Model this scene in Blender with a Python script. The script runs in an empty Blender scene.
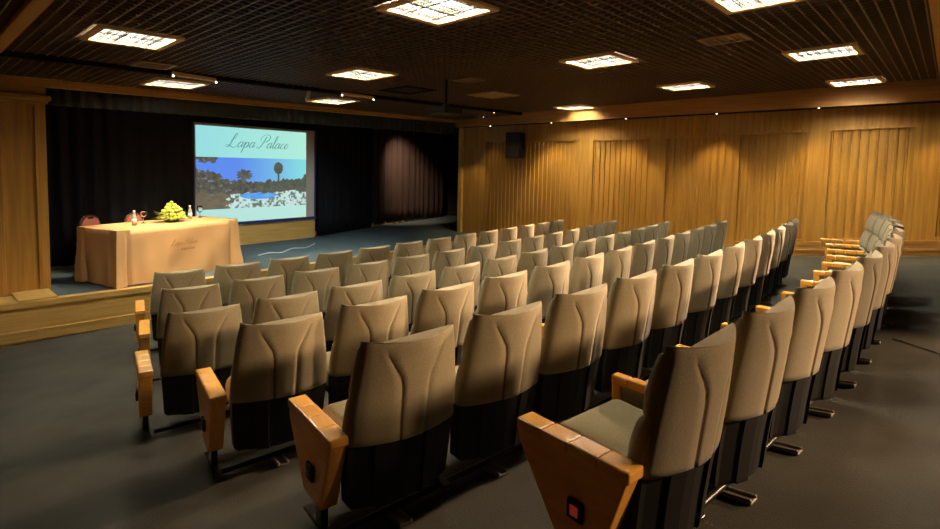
import bpy, bmesh, math, random
from mathutils import Vector, Matrix
random.seed(7)
SC = bpy.context.scene
COL = SC.collection
PI = math.pi

# ------------------------------------------------------------------ camera, world, exposure
cam_d = bpy.data.cameras.new('camera')
cam = bpy.data.objects.new('camera', cam_d)
COL.objects.link(cam)
cam_d.sensor_width = 36.0
cam_d.lens = 529.936 * 36.0 / 940.0
cam_d.shift_y = -61.94 / 940.0
cam_d.clip_start = 0.05
cam_d.clip_end = 100
rt = Vector((0.67069, -0.74140, 0.02212)).normalized()
fw = Vector((0.74081, 0.66808, -0.06979)).normalized()
up = rt.cross(fw)
cam.matrix_world = Matrix(((rt.x, up.x, -fw.x, 0), (rt.y, up.y, -fw.y, 0), (rt.z, up.z, -fw.z, 2.3005), (0, 0, 0, 1)))
SC.camera = cam
w = bpy.data.worlds.new('world'); SC.world = w
w.use_nodes = True
w.node_tree.nodes['Background'].inputs[0].default_value = (1.0, 0.75, 0.45, 1)
w.node_tree.nodes['Background'].inputs[1].default_value = 0.0
SC.view_settings.view_transform = 'Standard'
SC.view_settings.look = 'None'
SC.view_settings.gamma = 1
SC.view_settings.use_curve_mapping = False
SC.view_settings.exposure = 0.0
PANEL_E = 135.0            # ceiling panels
WASH_W = 135.0           # added spots that wash the right wall
WARM = (1.0, 0.62, 0.27)


def spot(name, loc, tgt, watts, size, blend=0.4, color=WARM, radius=0.04):
    l = bpy.data.lights.new(name, 'SPOT')
    l.energy = watts; l.spot_size = math.radians(size); l.spot_blend = blend
    l.color = color; l.shadow_soft_size = radius
    o = bpy.data.objects.new(name, l); COL.objects.link(o)
    o.location = loc
    o.rotation_euler = (Vector(tgt) - Vector(loc)).to_track_quat('-Z', 'Y').to_euler()
    return o


# halogen spots near the right wall: rake along the backs of each row
PEACH = (1.0, 0.66, 0.40)
for loc, tgt, wt, sz in (((10.2, 5.10, 3.35), (7.6, 5.72, 1.0), 2600, 30),
                         ((10.2, 3.95, 3.35), (6.9, 4.60, 1.1), 2300, 28),
                         ((10.2, 2.75, 3.40), (5.9, 3.50, 1.2), 2500, 24),
                         ((10.2, 1.60, 3.40), (5.0, 2.47, 1.3), 2800, 21),
                         ((10.2, 0.30, 3.40), (5.0, 1.38, 1.35), 4800, 24),
                         ((7.2, -2.95, 3.10), (4.6, 0.36, 1.35), 1500, 40)):
    spot('raking_spot', loc, tgt, wt, sz, 0.6, PEACH, 0.12)
spot('rear_spot', (4.7, -2.7, 3.1), (2.7, 0.45, 1.35), 850, 42, 0.8, PEACH, 0.2)
spot('post_spot', (9.5, 8.2, 3.30), (10.42, 9.76, 1.1), 70, 40, 0.6, (1.0, 0.72, 0.36), 0.04)
# stage spots
spot('stage_spot', (3.0, 8.25, 3.3), (3.0, 8.95, 1.3), 430, 62, 0.7, (1.0, 0.74, 0.44), 0.05)
spot('stage_spot', (9.9, 10.9, 3.5), (10.7, 12.4, 1.8), 480, 66, 1.0, (1.0, 0.70, 0.48), 0.05)
spot('stage_spot', (5.2, 7.6, 3.35), (6.0, 10.2, 0.5), 220, 80, 0.9, (0.75, 0.9, 1.0), 0.05)


# unseen spots added before the bulkhead, casting the soffit downlights' scallops
for _y, _k in ((8.6, 0.5), (6.87, 1.0), (5.09, 1.0), (3.32, 1.0), (1.71, 1.0), (0.02, 1.0), (-1.7, 0.8)):
    _x = 10.75 - 0.0538 * _y - 0.33
    spot('wall_wash_stand_in', (_x, _y, 3.50 + 0.022 * (_x - _y)), (_x + 0.16, _y, 0.6), WASH_W * _k, 69, 0.5, (1.0, 0.75, 0.38), 0.03)
    spot('wall_fill', (9.4, _y - 0.8, 3.5 + 0.022 * (9.4 - _y)), (10.95 - 0.065 * _y, _y - 0.8, 1.0), 45, 62, 0.8, (1.0, 0.72, 0.34), 0.04)  # unseen fill spots added to brighten the wall


# ------------------------------------------------------------------ materials
def mat(name, col, rough=0.6, metal=0.0, emit=None, estr=1.0, spec=0.5, var=None, scale=(1, 1, 1), nscale=5.0, bump=0.0, bscale=200.0, sheen=0.0):
    m = bpy.data.materials.new(name); m.use_nodes = True
    nt = m.node_tree; b = nt.nodes['Principled BSDF']
    b.inputs['Base Color'].default_value = (*col, 1)
    b.inputs['Roughness'].default_value = rough
    b.inputs['Metallic'].default_value = metal
    b.inputs['Specular IOR Level'].default_value = spec
    if sheen:
        b.inputs['Sheen Weight'].default_value = sheen
    if emit:
        b.inputs['Emission Color'].default_value = (*emit, 1)
        b.inputs['Emission Strength'].default_value = estr
    tc = None
    if var or bump:
        tc = nt.nodes.new('ShaderNodeTexCoord')
        mp = nt.nodes.new('ShaderNodeMapping'); mp.inputs['Scale'].default_value = scale
        nt.links.new(tc.outputs['Object'], mp.inputs['Vector'])
    if var:
        n = nt.nodes.new('ShaderNodeTexNoise'); n.inputs['Scale'].default_value = nscale
        n.inputs['Detail'].default_value = 5
        nt.links.new(mp.outputs[0], n.inputs['Vector'])
        r = nt.nodes.new('ShaderNodeValToRGB')
        r.color_ramp.elements[0].position = 0.3; r.color_ramp.elements[1].position = 0.7
        r.color_ramp.elements[0].color = (*var, 1); r.color_ramp.elements[1].color = (*col, 1)
        nt.links.new(n.outputs['Fac'], r.inputs['Fac'])
        nt.links.new(r.outputs['Color'], b.inputs['Base Color'])
    if bump:
        n2 = nt.nodes.new('ShaderNodeTexNoise'); n2.inputs['Scale'].default_value = bscale
        nt.links.new(tc.outputs['Object'], n2.inputs['Vector'])
        bp = nt.nodes.new('ShaderNodeBump'); bp.inputs['Strength'].default_value = bump
        bp.inputs['Distance'].default_value = 0.005
        nt.links.new(n2.outputs['Fac'], bp.inputs['Height'])
        nt.links.new(bp.outputs['Normal'], b.inputs['Normal'])
    return m


M = {}
M['wall_wood'] = mat('wall_wood', (0.50, 0.265, 0.045), 0.45, var=(0.33, 0.155, 0.022), scale=(7, 7, 0.35), nscale=3)
M['trim_wood'] = mat('trim_wood', (0.46, 0.24, 0.06), 0.45, var=(0.36, 0.17, 0.04), scale=(0.6, 0.6, 8), nscale=3)
M['stage_wood'] = mat('stage_wood', (0.72, 0.46, 0.14), 0.4, var=(0.58, 0.34, 0.085), scale=(0.5, 4, 14), nscale=3)
M['arm_wood'] = mat('arm_wood', (0.90, 0.44, 0.08), 0.25, var=(0.80, 0.36, 0.06), scale=(12, 1.5, 12), nscale=3)
M['dark_wood'] = mat('dark_wood', (0.09, 0.045, 0.015), 0.6)
M['slat'] = mat('slat', (0.105, 0.058, 0.032), 0.5)
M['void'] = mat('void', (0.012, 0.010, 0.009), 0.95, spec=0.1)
M['carpet'] = mat('carpet', (0.074, 0.070, 0.054), 0.95, spec=0.1, var=(0.052, 0.050, 0.040), nscale=2.2, bump=0.6, bscale=160)
M['stage_carpet'] = mat('stage_carpet', (0.10, 0.14, 0.15), 0.9, spec=0.2, var=(0.075, 0.105, 0.115), nscale=3, bump=0.5, bscale=150)
M['fabric'] = mat('fabric', (0.315, 0.258, 0.15), 0.9, spec=0.2, var=(0.25, 0.205, 0.118), nscale=120, bump=0.35, bscale=350, sheen=0.15)
M['seat_fabric'] = mat('seat_fabric', (0.30, 0.245, 0.12), 0.9, spec=0.2, var=(0.25, 0.20, 0.095), nscale=120, bump=0.35, bscale=350, sheen=0.15)
M['seam'] = mat('seam', (0.13, 0.07, 0.025), 0.85)
M['black'] = mat('black', (0.010, 0.009, 0.008), 0.6, spec=0.3)
M['black_metal'] = mat('black_metal', (0.03, 0.028, 0.026), 0.32, metal=0.6)
M['plate_metal'] = mat('plate_metal', (0.22, 0.19, 0.15), 0.55, metal=0.3)
M['red_lens'] = mat('red_lens', (0.6, 0.03, 0.02), 0.3, emit=(1.0, 0.08, 0.06), estr=0.1)
M['curtain'] = mat('curtain', (0.026, 0.026, 0.030), 0.9, spec=0.2)
M['curtain_brown'] = mat('curtain_brown', (0.09, 0.06, 0.048), 0.9, spec=0.2)
M['valance'] = mat('valance', (0.085, 0.095, 0.095), 0.85, spec=0.2)
M['cloth'] = mat('cloth', (0.70, 0.42, 0.19), 0.85, spec=0.2, bump=0.2, bscale=300)
M['cloth_mark'] = mat('cloth_mark', (0.46, 0.22, 0.06), 0.8)
M['frame_wood'] = mat('frame_wood', (0.72, 0.46, 0.21), 0.5)
M['vent'] = mat('vent', (0.20, 0.11, 0.055), 0.5)
M['panel_tan'] = mat('panel_tan', (0.40, 0.27, 0.11), 0.5)
M['louver'] = mat('louver', (0.04, 0.04, 0.038), 0.5)
M['diffuser'] = mat('diffuser', (0.8, 0.8, 0.78), 0.4, emit=(1.0, 0.94, 0.76), estr=PANEL_E)
M['bulb'] = mat('bulb', (1, 1, 1), 0.4, emit=(1.0, 0.86, 0.62), estr=6)
M['screen_grey'] = mat('screen_grey', (0.62, 0.56, 0.46), 0.7)
M['screen_blue'] = mat('screen_blue', (0.02, 0.03, 0.16), 0.5)
M['ink'] = mat('ink', (0.03, 0.09, 0.10), 0.7, emit=(0.10, 0.26, 0.27), estr=0.7)
M['chair_pink'] = mat('chair_pink', (0.55, 0.20, 0.14), 0.85)
M['chair_frame'] = mat('chair_frame', (0.10, 0.035, 0.025), 0.4)
M['leaf'] = mat('leaf', (0.07, 0.20, 0.03), 0.5, var=(0.03, 0.10, 0.02), nscale=30)
M['blossom'] = mat('blossom', (0.62, 0.62, 0.12), 0.6, var=(0.34, 0.46, 0.07), nscale=40)
M['label_white'] = mat('label_white', (0.85, 0.85, 0.8), 0.5)
M['paint_dark'] = mat('paint_dark', (0.02, 0.018, 0.017), 0.9)
M['chrome'] = mat('chrome', (0.7, 0.65, 0.55), 0.2, metal=1.0)
M['streak_white'] = mat('streak_white', (0.55, 0.58, 0.56), 0.6)


def glass_mat(name, col):
    m = bpy.data.materials.new(name); m.use_nodes = True
    b = m.node_tree.nodes['Principled BSDF']
    b.inputs['Base Color'].default_value = (*col, 1)
    b.inputs['Roughness'].default_value = 0.03
    b.inputs['Transmission Weight'].default_value = 1.0
    b.inputs['IOR'].default_value = 1.4
    return m


M['glass'] = glass_mat('glass', (1, 1, 1))
M['frosted'] = mat('frosted', (0.75, 0.78, 0.72), 0.15)
M['frosted'].node_tree.nodes['Principled BSDF'].inputs['Transmission Weight'].default_value = 0.55


def attr_emit(name, strength):
    m = bpy.data.materials.new(name); m.use_nodes = True
    nt = m.node_tree; b = nt.nodes['Principled BSDF']
    a = nt.nodes.new('ShaderNodeVertexColor'); a.layer_name = 'picture'
    b.inputs['Base Color'].default_value = (0.02, 0.02, 0.02, 1)
    nt.links.new(a.outputs['Color'], b.inputs['Emission Color'])
    b.inputs['Emission Strength'].default_value = strength
    return m


M['projection'] = attr_emit('projection', 1.0)


# ------------------------------------------------------------------ helpers
def build(name, bm, mats, parent=None, smooth=False):
    me = bpy.data.meshes.new(name)
    bm.normal_update()
    bm.to_mesh(me); bm.free()
    for m in (mats if isinstance(mats, (list, tuple)) else [mats]):
        me.materials.append(m)
    if smooth:
        me.polygons.foreach_set('use_smooth', [True] * len(me.polygons))
    o = bpy.data.objects.new(name, me); COL.objects.link(o)
    if parent:
        o.parent = parent
    return o


def structure(o):
    o['kind'] = 'structure'
    return o


def tag(o, label, cat, group=None):
    o['label'] = label; o['category'] = cat
    if group:
        o['group'] = group
    return o


def thing(name, label, cat, loc=(0, 0, 0), rz=0.0, group=None):
    o = bpy.data.objects.new(name, None); COL.objects.link(o)
    o.location = loc; o.rotation_euler = (0, 0, rz); o.empty_display_size = 0.1
    return tag(o, label, cat, group)


def box(bm, c, s, bev=0.0, seg=2, rot=None, mi=0):
    r = bmesh.ops.create_cube(bm, size=1.0)
    vs = r['verts']
    for v in vs:
        v.co = Vector((v.co.x * s[0], v.co.y * s[1], v.co.z * s[2]))
    if bev > 0:
        es = list({e for v in vs for e in v.link_edges})
        g = bmesh.ops.bevel(bm, geom=es, offset=bev, segments=seg, profile=0.5, affect='EDGES')
        vs = list({v for f in g['faces'] for v in f.verts} | {v for v in vs if v.is_valid})
    for v in vs:
        if rot is not None:
            v.co = rot @ v.co
        v.co += Vector(c)
    if mi:
        for f in {f for v in vs for f in v.link_faces}:
            f.material_index = mi
    return vs


def tube(bm, pts, r, n=8, cap=True):
    pts = [Vector(p) for p in pts]
    rings = []
    for i, p in enumerate(pts):
        t = (pts[min(i + 1, len(pts) - 1)] - pts[max(i - 1, 0)]).normalized()
        a = Vector((0, 0, 1)) if abs(t.z) < 0.9 else Vector((1, 0, 0))
        u = t.cross(a).normalized(); v = t.cross(u)
        rr = r[i] if isinstance(r, (list, tuple)) else r
        rings.append([bm.verts.new(p + u * rr * math.cos(k * 2 * PI / n) + v * rr * math.sin(k * 2 * PI / n)) for k in range(n)])
    for a, b in zip(rings, rings[1:]):
        for k in range(n):
            bm.faces.new((a[k], a[(k + 1) % n], b[(k + 1) % n], b[k]))
    if cap:
        bm.faces.new(rings[0][::-1]); bm.faces.new(rings[-1])


def lathe(bm, prof, n=20, c=(0, 0, 0)):
    rings = []
    for r, z in prof:
        rings.append([bm.verts.new((c[0] + r * math.cos(k * 2 * PI / n), c[1] + r * math.sin(k * 2 * PI / n), c[2] + z)) for k in range(n)])
    for a, b in zip(rings, rings[1:]):
        for k in range(n):
            bm.faces.new((a[k], a[(k + 1) % n], b[(k + 1) % n], b[k]))
    bm.faces.new(rings[0][::-1]); bm.faces.new(rings[-1])


def prism(bm, outline, x0, x1, bev=0.0):
    """outline in (y, z), extruded along x"""
    a = [bm.verts.new((x0, y, z)) for y, z in outline]
    b = [bm.verts.new((x1, y, z)) for y, z in outline]
    n = len(outline)
    fs = [bm.faces.new(a[::-1]), bm.faces.new(b)]
    for i in range(n):
        fs.append(bm.faces.new((a[i], a[(i + 1) % n], b[(i + 1) % n], b[i])))
    if bev:
        es = list({e for f in fs for e in f.edges})
        bmesh.ops.bevel(bm, geom=es, offset=bev, segments=2, profile=0.5, affect='EDGES')
    bmesh.ops.recalc_face_normals(bm, faces=bm.faces)


def quad(bm, a, b, c, d, mi=0):
    f = bm.faces.new([bm.verts.new(p) for p in (a, b, c, d)])
    f.material_index = mi
    return f


def hexa(bm, low, high, mi=0):
    """closed solid between two polygons with equal counts"""
    a = [bm.verts.new(p) for p in low]; b = [bm.verts.new(p) for p in high]
    n = len(a); fs = [bm.faces.new(a[::-1]), bm.faces.new(b)]
    for i in range(n):
        fs.append(bm.faces.new((a[i], a[(i + 1) % n], b[(i + 1) % n], b[i])))
    for f in fs:
        f.material_index = mi
    bmesh.ops.recalc_face_normals(bm, faces=fs)


def interp(x, xs, ys):
    if x <= xs[0]:
        return ys[0]
    for i in range(1, len(xs)):
        if x <= xs[i]:
            t = (x - xs[i - 1]) / (xs[i] - xs[i - 1])
            return ys[i - 1] + t * (ys[i] - ys[i - 1])
    return ys[-1]


def smooth_interp(x, xs, ys):
    return (interp(x - 0.02, xs, ys) + interp(x, xs, ys) + interp(x + 0.02, xs, ys)) / 3


def spline(pts, n=8):
    out = []
    P = [Vector(p) for p in pts]
    for i in range(len(P) - 1):
        p0 = P[max(i - 1, 0)]; p1 = P[i]; p2 = P[i + 1]; p3 = P[min(i + 2, len(P) - 1)]
        for k in range(n):
            t = k / n
            out.append(0.5 * ((2 * p1) + (p2 - p0) * t + (2 * p0 - 5 * p1 + 4 * p2 - p3) * t * t + (3 * p1 - p0 - 3 * p2 + p3) * t ** 3))
    out.append(P[-1])
    return out


# ------------------------------------------------------------------ seat rows: x, y, floor z, heading
ROWS = [
 [(1.953, 0.602, 0.807, -0.138), (2.547, 0.523, 0.825, -0.126), (3.142, 0.453, 0.842, -0.109), (3.739, 0.394, 0.857, -0.088), (4.336, 0.349, 0.871, -0.063), (4.935, 0.32, 0.883, -0.033), (5.534, 0.31, 0.893, 0.001), (6.133, 0.322, 0.901, 0.039), (6.731, 0.358, 0.907, 0.081), (7.327, 0.421, 0.909, 0.128), (7.919, 0.513, 0.909, 0.179), (8.505, 0.636, 0.905, 0.234)],
 [(1.545, 1.715, 0.656, -0.181), (2.136, 1.616, 0.675, -0.149), (2.73, 1.536, 0.693, -0.119), (3.325, 1.473, 0.709, -0.09), (3.923, 1.427, 0.723, -0.063), (4.521, 1.398, 0.735, -0.037), (5.12, 1.383, 0.746, -0.013), (5.72, 1.382, 0.755, 0.01), (6.319, 1.395, 0.763, 0.032), (6.917, 1.42, 0.77, 0.052), (7.515, 1.456, 0.775, 0.071), (8.113, 1.504, 0.779, 0.088)],
 [(1.541, 2.828, 0.487, -0.217), (2.129, 2.712, 0.508, -0.172), (2.721, 2.622, 0.527, -0.13), (3.317, 2.555, 0.543, -0.093), (3.914, 2.509, 0.557, -0.061), (4.513, 2.481, 0.569, -0.033), (5.112, 2.468, 0.58, -0.009), (5.711, 2.469, 0.589, 0.01), (6.31, 2.479, 0.597, 0.025), (6.909, 2.497, 0.605, 0.036), (7.508, 2.521, 0.611, 0.042), (8.107, 2.546, 0.618, 0.043), (8.705, 2.571, 0.624, 0.041)],
 [(1.519, 3.911, 0.324, -0.233), (2.105, 3.787, 0.346, -0.186), (2.696, 3.688, 0.365, -0.143), (3.291, 3.615, 0.382, -0.104), (3.888, 3.563, 0.397, -0.069), (4.486, 3.531, 0.41, -0.038), (5.085, 3.516, 0.42, -0.011), (5.684, 3.516, 0.43, 0.012), (6.283, 3.529, 0.437, 0.031), (6.882, 3.552, 0.444, 0.045), (7.48, 3.582, 0.45, 0.056), (8.079, 3.618, 0.456, 0.063), (8.676, 3.656, 0.461, 0.065), (9.274, 3.695, 0.466, 0.064)],
 [(1.875, 5.144, 0.218, -0.281), (2.455, 4.992, 0.243, -0.233), (3.041, 4.867, 0.265, -0.188), (3.632, 4.767, 0.285, -0.146), (4.226, 4.692, 0.302, -0.106), (4.823, 4.64, 0.317, -0.069), (5.421, 4.609, 0.329, -0.034), (6.02, 4.598, 0.34, -0.002), (6.62, 4.606, 0.348, 0.027), (7.218, 4.63, 0.355, 0.054), (7.816, 4.67, 0.36, 0.079), (8.413, 4.724, 0.363, 0.1), (9.009, 4.789, 0.365, 0.119), (9.603, 4.866, 0.367, 0.136)],
 [(2.132, 6.158, 0.185, -0.27), (2.713, 6.015, 0.209, -0.215), (3.302, 5.902, 0.23, -0.164), (3.895, 5.817, 0.248, -0.119), (4.491, 5.759, 0.263, -0.077), (5.09, 5.723, 0.276, -0.04), (5.689, 5.709, 0.287, -0.008), (6.288, 5.712, 0.296, 0.02), (6.887, 5.731, 0.303, 0.043), (7.485, 5.762, 0.309, 0.061), (8.083, 5.803, 0.314, 0.075), (8.68, 5.851, 0.318, 0.085), (9.277, 5.903, 0.322, 0.09)],
]
COEF = [-1.88143, -0.31816, 0.23815, -0.30352, -0.24496, 0.07821, 0.04577, 0.02836, 0.02491, -0.03897, -0.07211, 0.02025, 0.01231, -0.10766, 0.03079]


def floor_poly(x, y):
    X = x / 1.07 / 5 - 1; Y = y / 1.07 / 5 - 1
    k = 0; s = 0.0
    for i in range(5):
        for j in range(5 - i):
            s += COEF[k] * X ** i * Y ** j; k += 1
    return (s + 2.15) * 1.07


FIX = [(x, y, z - floor_poly(x, y)) for r in ROWS for x, y, z, a in r]

for _x, _y, _z in ((10.95, 2.08, 0.805), (10.99, 1.2, 0.90), (11.05, 0.28, 1.0), (11.1, -0.5, 1.08)):
    FIX.append((_x, _y, _z - floor_poly(_x, _y)))


def floor_z(x, y):
    n = 0.0; d = 0.25
    for px, py, e in FIX:
        q = ((px - x) ** 2 + (py - y) ** 2) / 0.45
        if q < 12:
            ww = math.exp(-q); n += ww * e; d += ww
    return floor_poly(x, y) + n / d


def ceil_z(x, y):
    return 3.518 + 0.022 * (x - y)


def wall_x(y):
    return 11.07 - 0.065 * y


def fascia_x(y):
    return 10.66 - 0.0538 * y


def lip_y(x):
    return 8.21 + (0.0085 if x > 3.2 else 0.02) * (x - 3.2) ** 2


STAGE_Z = 0.503
YB = -3.2          # rear wall
XL = -2.0          # left wall

# ------------------------------------------------------------------ floor
bm = bmesh.new()
nx, ny = 66, 58
x1 = 11.4
V = [[bm.verts.new((XL + (x1 - XL) * i / nx, YB + (8.7 - YB) * j / ny, floor_z(XL + (x1 - XL) * i / nx, YB + (8.7 - YB) * j / ny))) for j in range(ny + 1)] for i in range(nx + 1)]
for i in range(nx):
    for j in range(ny):
        bm.faces.new((V[i][j], V[i + 1][j], V[i + 1][j + 1], V[i][j + 1]))
structure(build('floor', bm, M['carpet'], smooth=True))

# ------------------------------------------------------------------ ceiling: open cell grid below a dark void
bm = bmesh.new()
P = 0.095


def slat_x(y, xa, xb, dz=0.0, h=0.045, t=0.011):
    hexa(bm, [(xa, y, ceil_z(xa, y) + dz), (xb, y, ceil_z(xb, y) + dz), (xb, y + t, ceil_z(xb, y) + dz), (xa, y + t, ceil_z(xa, y) + dz)],
         [(xa, y, ceil_z(xa, y) + dz + h), (xb, y, ceil_z(xb, y) + dz + h), (xb, y + t, ceil_z(xb, y) + dz + h), (xa, y + t, ceil_z(xa, y) + dz + h)])


def slat_y(x, ya, yb, dz=0.0, h=0.045, t=0.011):
    hexa(bm, [(x, ya, ceil_z(x, ya) + dz), (x + t, ya, ceil_z(x, ya) + dz), (x + t, yb, ceil_z(x, yb) + dz), (x, yb, ceil_z(x, yb) + dz)],
         [(x, ya, ceil_z(x, ya) + dz + h), (x + t, ya, ceil_z(x, ya) + dz + h), (x + t, yb, ceil_z(x, yb) + dz + h), (x, yb, ceil_z(x, yb) + dz + h)])


def step_y(x):
    return 7.30 + 0.03 * x


k = 0
while XL + k * P < 10.9:
    x = XL + k * P; k += 1
    ye = min(step_y(x), (10.75 - x) / 0.0538 if x > 10.2 else 99)
    if ye > YB + 0.3:
        slat_y(x, YB, ye)
    if x < 10.3:
        slat_y(x, step_y(x) + 0.10, 8.85 + 0.099 * (x - 1.5), -0.05)
k = 0
while YB + k * P < 9.5:
    y = YB + k * P; k += 1
    if y < 7.3:
        slat_x(y, XL, fascia_x(y))
    if 7.3 <= y < 7.6:
        xs = (y - 7.30) / 0.03
        slat_x(y, xs, fascia_x(y))
    if y > 7.45:
        xs = min((y - 7.42) / 0.03, 10.2)
        xa = max(XL, (y - 8.85) / 0.099 + 1.5)
        if xs - xa > 0.2:
            slat_x(y, xa, xs, -0.05)
quad(bm, (XL - 0.1, YB - 0.1, ceil_z(XL, YB) + 0.16), (11.6, YB - 0.1, ceil_z(11.6, YB) + 0.16), (11.6, 10.2, ceil_z(11.6, 10.2) + 0.16), (XL - 0.1, 10.2, ceil_z(XL, 10.2) + 0.16), 1)
structure(build('ceiling', bm, [M['slat'], M['void']]))
# dark recess between the two ceiling levels
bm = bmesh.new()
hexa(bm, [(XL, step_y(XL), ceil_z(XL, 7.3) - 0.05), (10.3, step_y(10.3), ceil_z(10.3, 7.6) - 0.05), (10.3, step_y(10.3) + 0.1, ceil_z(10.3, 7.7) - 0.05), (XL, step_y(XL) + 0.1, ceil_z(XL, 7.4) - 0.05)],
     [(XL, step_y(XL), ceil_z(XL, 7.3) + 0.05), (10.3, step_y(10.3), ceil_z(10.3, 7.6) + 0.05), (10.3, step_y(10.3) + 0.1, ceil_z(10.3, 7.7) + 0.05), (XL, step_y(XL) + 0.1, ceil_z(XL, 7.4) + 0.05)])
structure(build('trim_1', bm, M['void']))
# wooden strips that border the ceiling field
bm = bmesh.new()
hexa(bm, [(0.75, YB, ceil_z(.75, YB) - 0.03), (0.86, YB, ceil_z(.86, YB) - 0.03), (0.86, 7.3, ceil_z(.86, 7.3) - 0.03), (0.75, 7.3, ceil_z(.75, 7.3) - 0.03)],
     [(0.75, YB, ceil_z(.75, YB) + 0.06), (0.86, YB, ceil_z(.86, YB) + 0.06), (0.86, 7.3, ceil_z(.86, 7.3) + 0.06), (0.75, 7.3, ceil_z(.75, 7.3) + 0.06)])
structure(build('trim_2', bm, M['trim_wood']))
bm = bmesh.new()
hexa(bm, [(0.86, 0.06, ceil_z(.86, .06) - 0.03), (10.7, 0.06, ceil_z(10.7, .06) - 0.03), (10.7, 0.20, ceil_z(10.7, .2) - 0.03), (0.86, 0.20, ceil_z(.86, .2) - 0.03)],
     [(0.86, 0.06, ceil_z(.86, .06) + 0.06), (10.7, 0.06, ceil_z(10.7, .06) + 0.06), (10.7, 0.20, ceil_z(10.7, .2) + 0.06), (0.86, 0.20, ceil_z(.86, .2) + 0.06)])
structure(build('trim_3', bm, M['trim_wood']))

# ------------------------------------------------------------------ right wall: stiles and fluted panels
def ledge_z(y):
    return floor_z(wall_x(y) - 0.05, y) + 0.25


def ptop(y):
    return 3.13 - 0.035 * y if y < 5 else 2.955


bm = bmesh.new()
panels = [(8.95, 6.27), (5.98, 4.70), (4.37, 3.21), (3.01, 1.84), (1.61, 0.39), (0.16, -1.03), (-1.25, -2.4)]


def wq(ya, yb, da, db, za0, zb0, za1, zb1):
    quad(bm, (wall_x(ya) - da, ya, za0), (wall_x(yb) - db, yb, zb0), (wall_x(yb) - db, yb, zb1), (wall_x(ya) - da, ya, za1))


edges = [9.75]
for a, b in panels:
    edges += [a, b]
edges.append(YB)
TOPZ = 3.9
for i in range(0, len(edges), 2):          # stiles
    a, b = edges[i], edges[i + 1]
    wq(a, b, 0.03, 0.03, ledge_z(a) - 0.3, ledge_z(b) - 0.3, TOPZ, TOPZ)
for a, b in panels:
    wq(a, b, 0.03, 0.03, ptop(a), ptop(b), TOPZ, TOPZ)
    # panel frame bead, top and bottom
    for zf in (lambda y: ptop(y) - 0.045, lambda y: ledge_z(y) + 0.005):
        hexa(bm, [(wall_x(a) - 0.055, a, zf(a)), (wall_x(b) - 0.055, b, zf(b)), (wall_x(b), b, zf(b)), (wall_x(a), a, zf(a))],
             [(wall_x(a) - 0.055, a, zf(a) + 0.045), (wall_x(b) - 0.055, b, zf(b) + 0.045), (wall_x(b), b, zf(b) + 0.045), (wall_x(a), a, zf(a) + 0.045)])
    for s in (a, b):
        sgn = -1 if s == a else 1
        ya, yb = s, s + sgn * 0.05
        wq(ya, yb, 0.052, 0.052, ledge_z(s), ledge_z(s), ptop(s), ptop(s))
        wq(ya, ya, 0.03, 0.052, ledge_z(s), ledge_z(s), ptop(s), ptop(s))
        wq(yb, yb, 0.052, 0.0, ledge_z(s), ledge_z(s), ptop(s), ptop(s))
    n = max(3, round((a - b - 0.1) / 0.118))
    st = (a - b - 0.1) / n
    y = a - 0.05
    for q in range(n):
        prof = [(0.0, 0.004), (0.010, 0.023), (0.022, 0.027), (0.034, 0.021), (0.042, 0.006), (0.042 + (st - .042) * 0.5, 0.013), (st, 0.008)]
        for (s0, d0), (s1, d1) in zip(prof, prof[1:]):
            y0, y1 = y - s0, y - s1
            wq(y0, y1, d0, d1, ledge_z(y0) - 0.1, ledge_z(y1) - 0.1, ptop(y0) + 0.02, ptop(y1) + 0.02)
        y -= st
quad(bm, (wall_x(9.8) + 0.02, 9.8, -0.2), (wall_x(YB) + 0.02, YB, -0.2), (wall_x(YB) + 0.02, YB, TOPZ), (wall_x(9.8) + 0.02, 9.8, TOPZ))
structure(build('wall_right', bm, M['wall_wood']))

bm = bmesh.new()
ys = [9.7 - 0.43 * i for i in range(31)]
for y0, y1 in zip(ys, ys[1:]):
    for (d, zb, zt) in ((0.07, -0.30, -0.05), (0.085, -0.165, -0.13), (0.08, -0.05, 0.0)):
        hexa(bm, [(wall_x(y0) - d, y0, ledge_z(y0) + zb), (wall_x(y1) - d, y1, ledge_z(y1) + zb), (wall_x(y1), y1, ledge_z(y1) + zb), (wall_x(y0), y0, ledge_z(y0) + zb)],
             [(wall_x(y0) - d, y0, ledge_z(y0) + zt), (wall_x(y1) - d, y1, ledge_z(y1) + zt), (wall_x(y1), y1, ledge_z(y1) + zt), (wall_x(y0), y0, ledge_z(y0) + zt)])
structure(build('baseboard_right', bm, M['trim_wood']))

# bulkhead along the right wall; near-black soffit paints in the shadow gap
def fz(y):
    return 3.43 - 0.0145 * y


bm = bmesh.new()
ya, yb = 9.72, YB
hexa(bm, [(fascia_x(ya), ya, fz(ya)), (fascia_x(yb), yb, fz(yb)), (fascia_x(yb) + 0.012, yb, fz(yb)), (fascia_x(ya) + 0.012, ya, fz(ya))],
     [(fascia_x(ya), ya, 3.85), (fascia_x(yb), yb, 3.95), (fascia_x(yb) + 0.012, yb, 3.95), (fascia_x(ya) + 0.012, ya, 3.85)])
hexa(bm, [(fascia_x(ya) - .03, ya, ceil_z(10.3, ya) - .05), (fascia_x(yb) - .03, yb, ceil_z(10.9, yb) - .05), (fascia_x(yb) + 0.02, yb, ceil_z(10.9, yb) - .05), (fascia_x(ya) + 0.02, ya, ceil_z(10.3, ya) - .05)],
     [(fascia_x(ya) - .03, ya, ceil_z(10.3, ya) + .05), (fascia_x(yb) - .03, yb, ceil_z(10.9, yb) + .05), (fascia_x(yb) + 0.02, yb, ceil_z(10.9, yb) + .05), (fascia_x(ya) + 0.02, ya, ceil_z(10.3, ya) + .05)])
structure(build('trim_4', bm, M['trim_wood']))
bm = bmesh.new()
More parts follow.
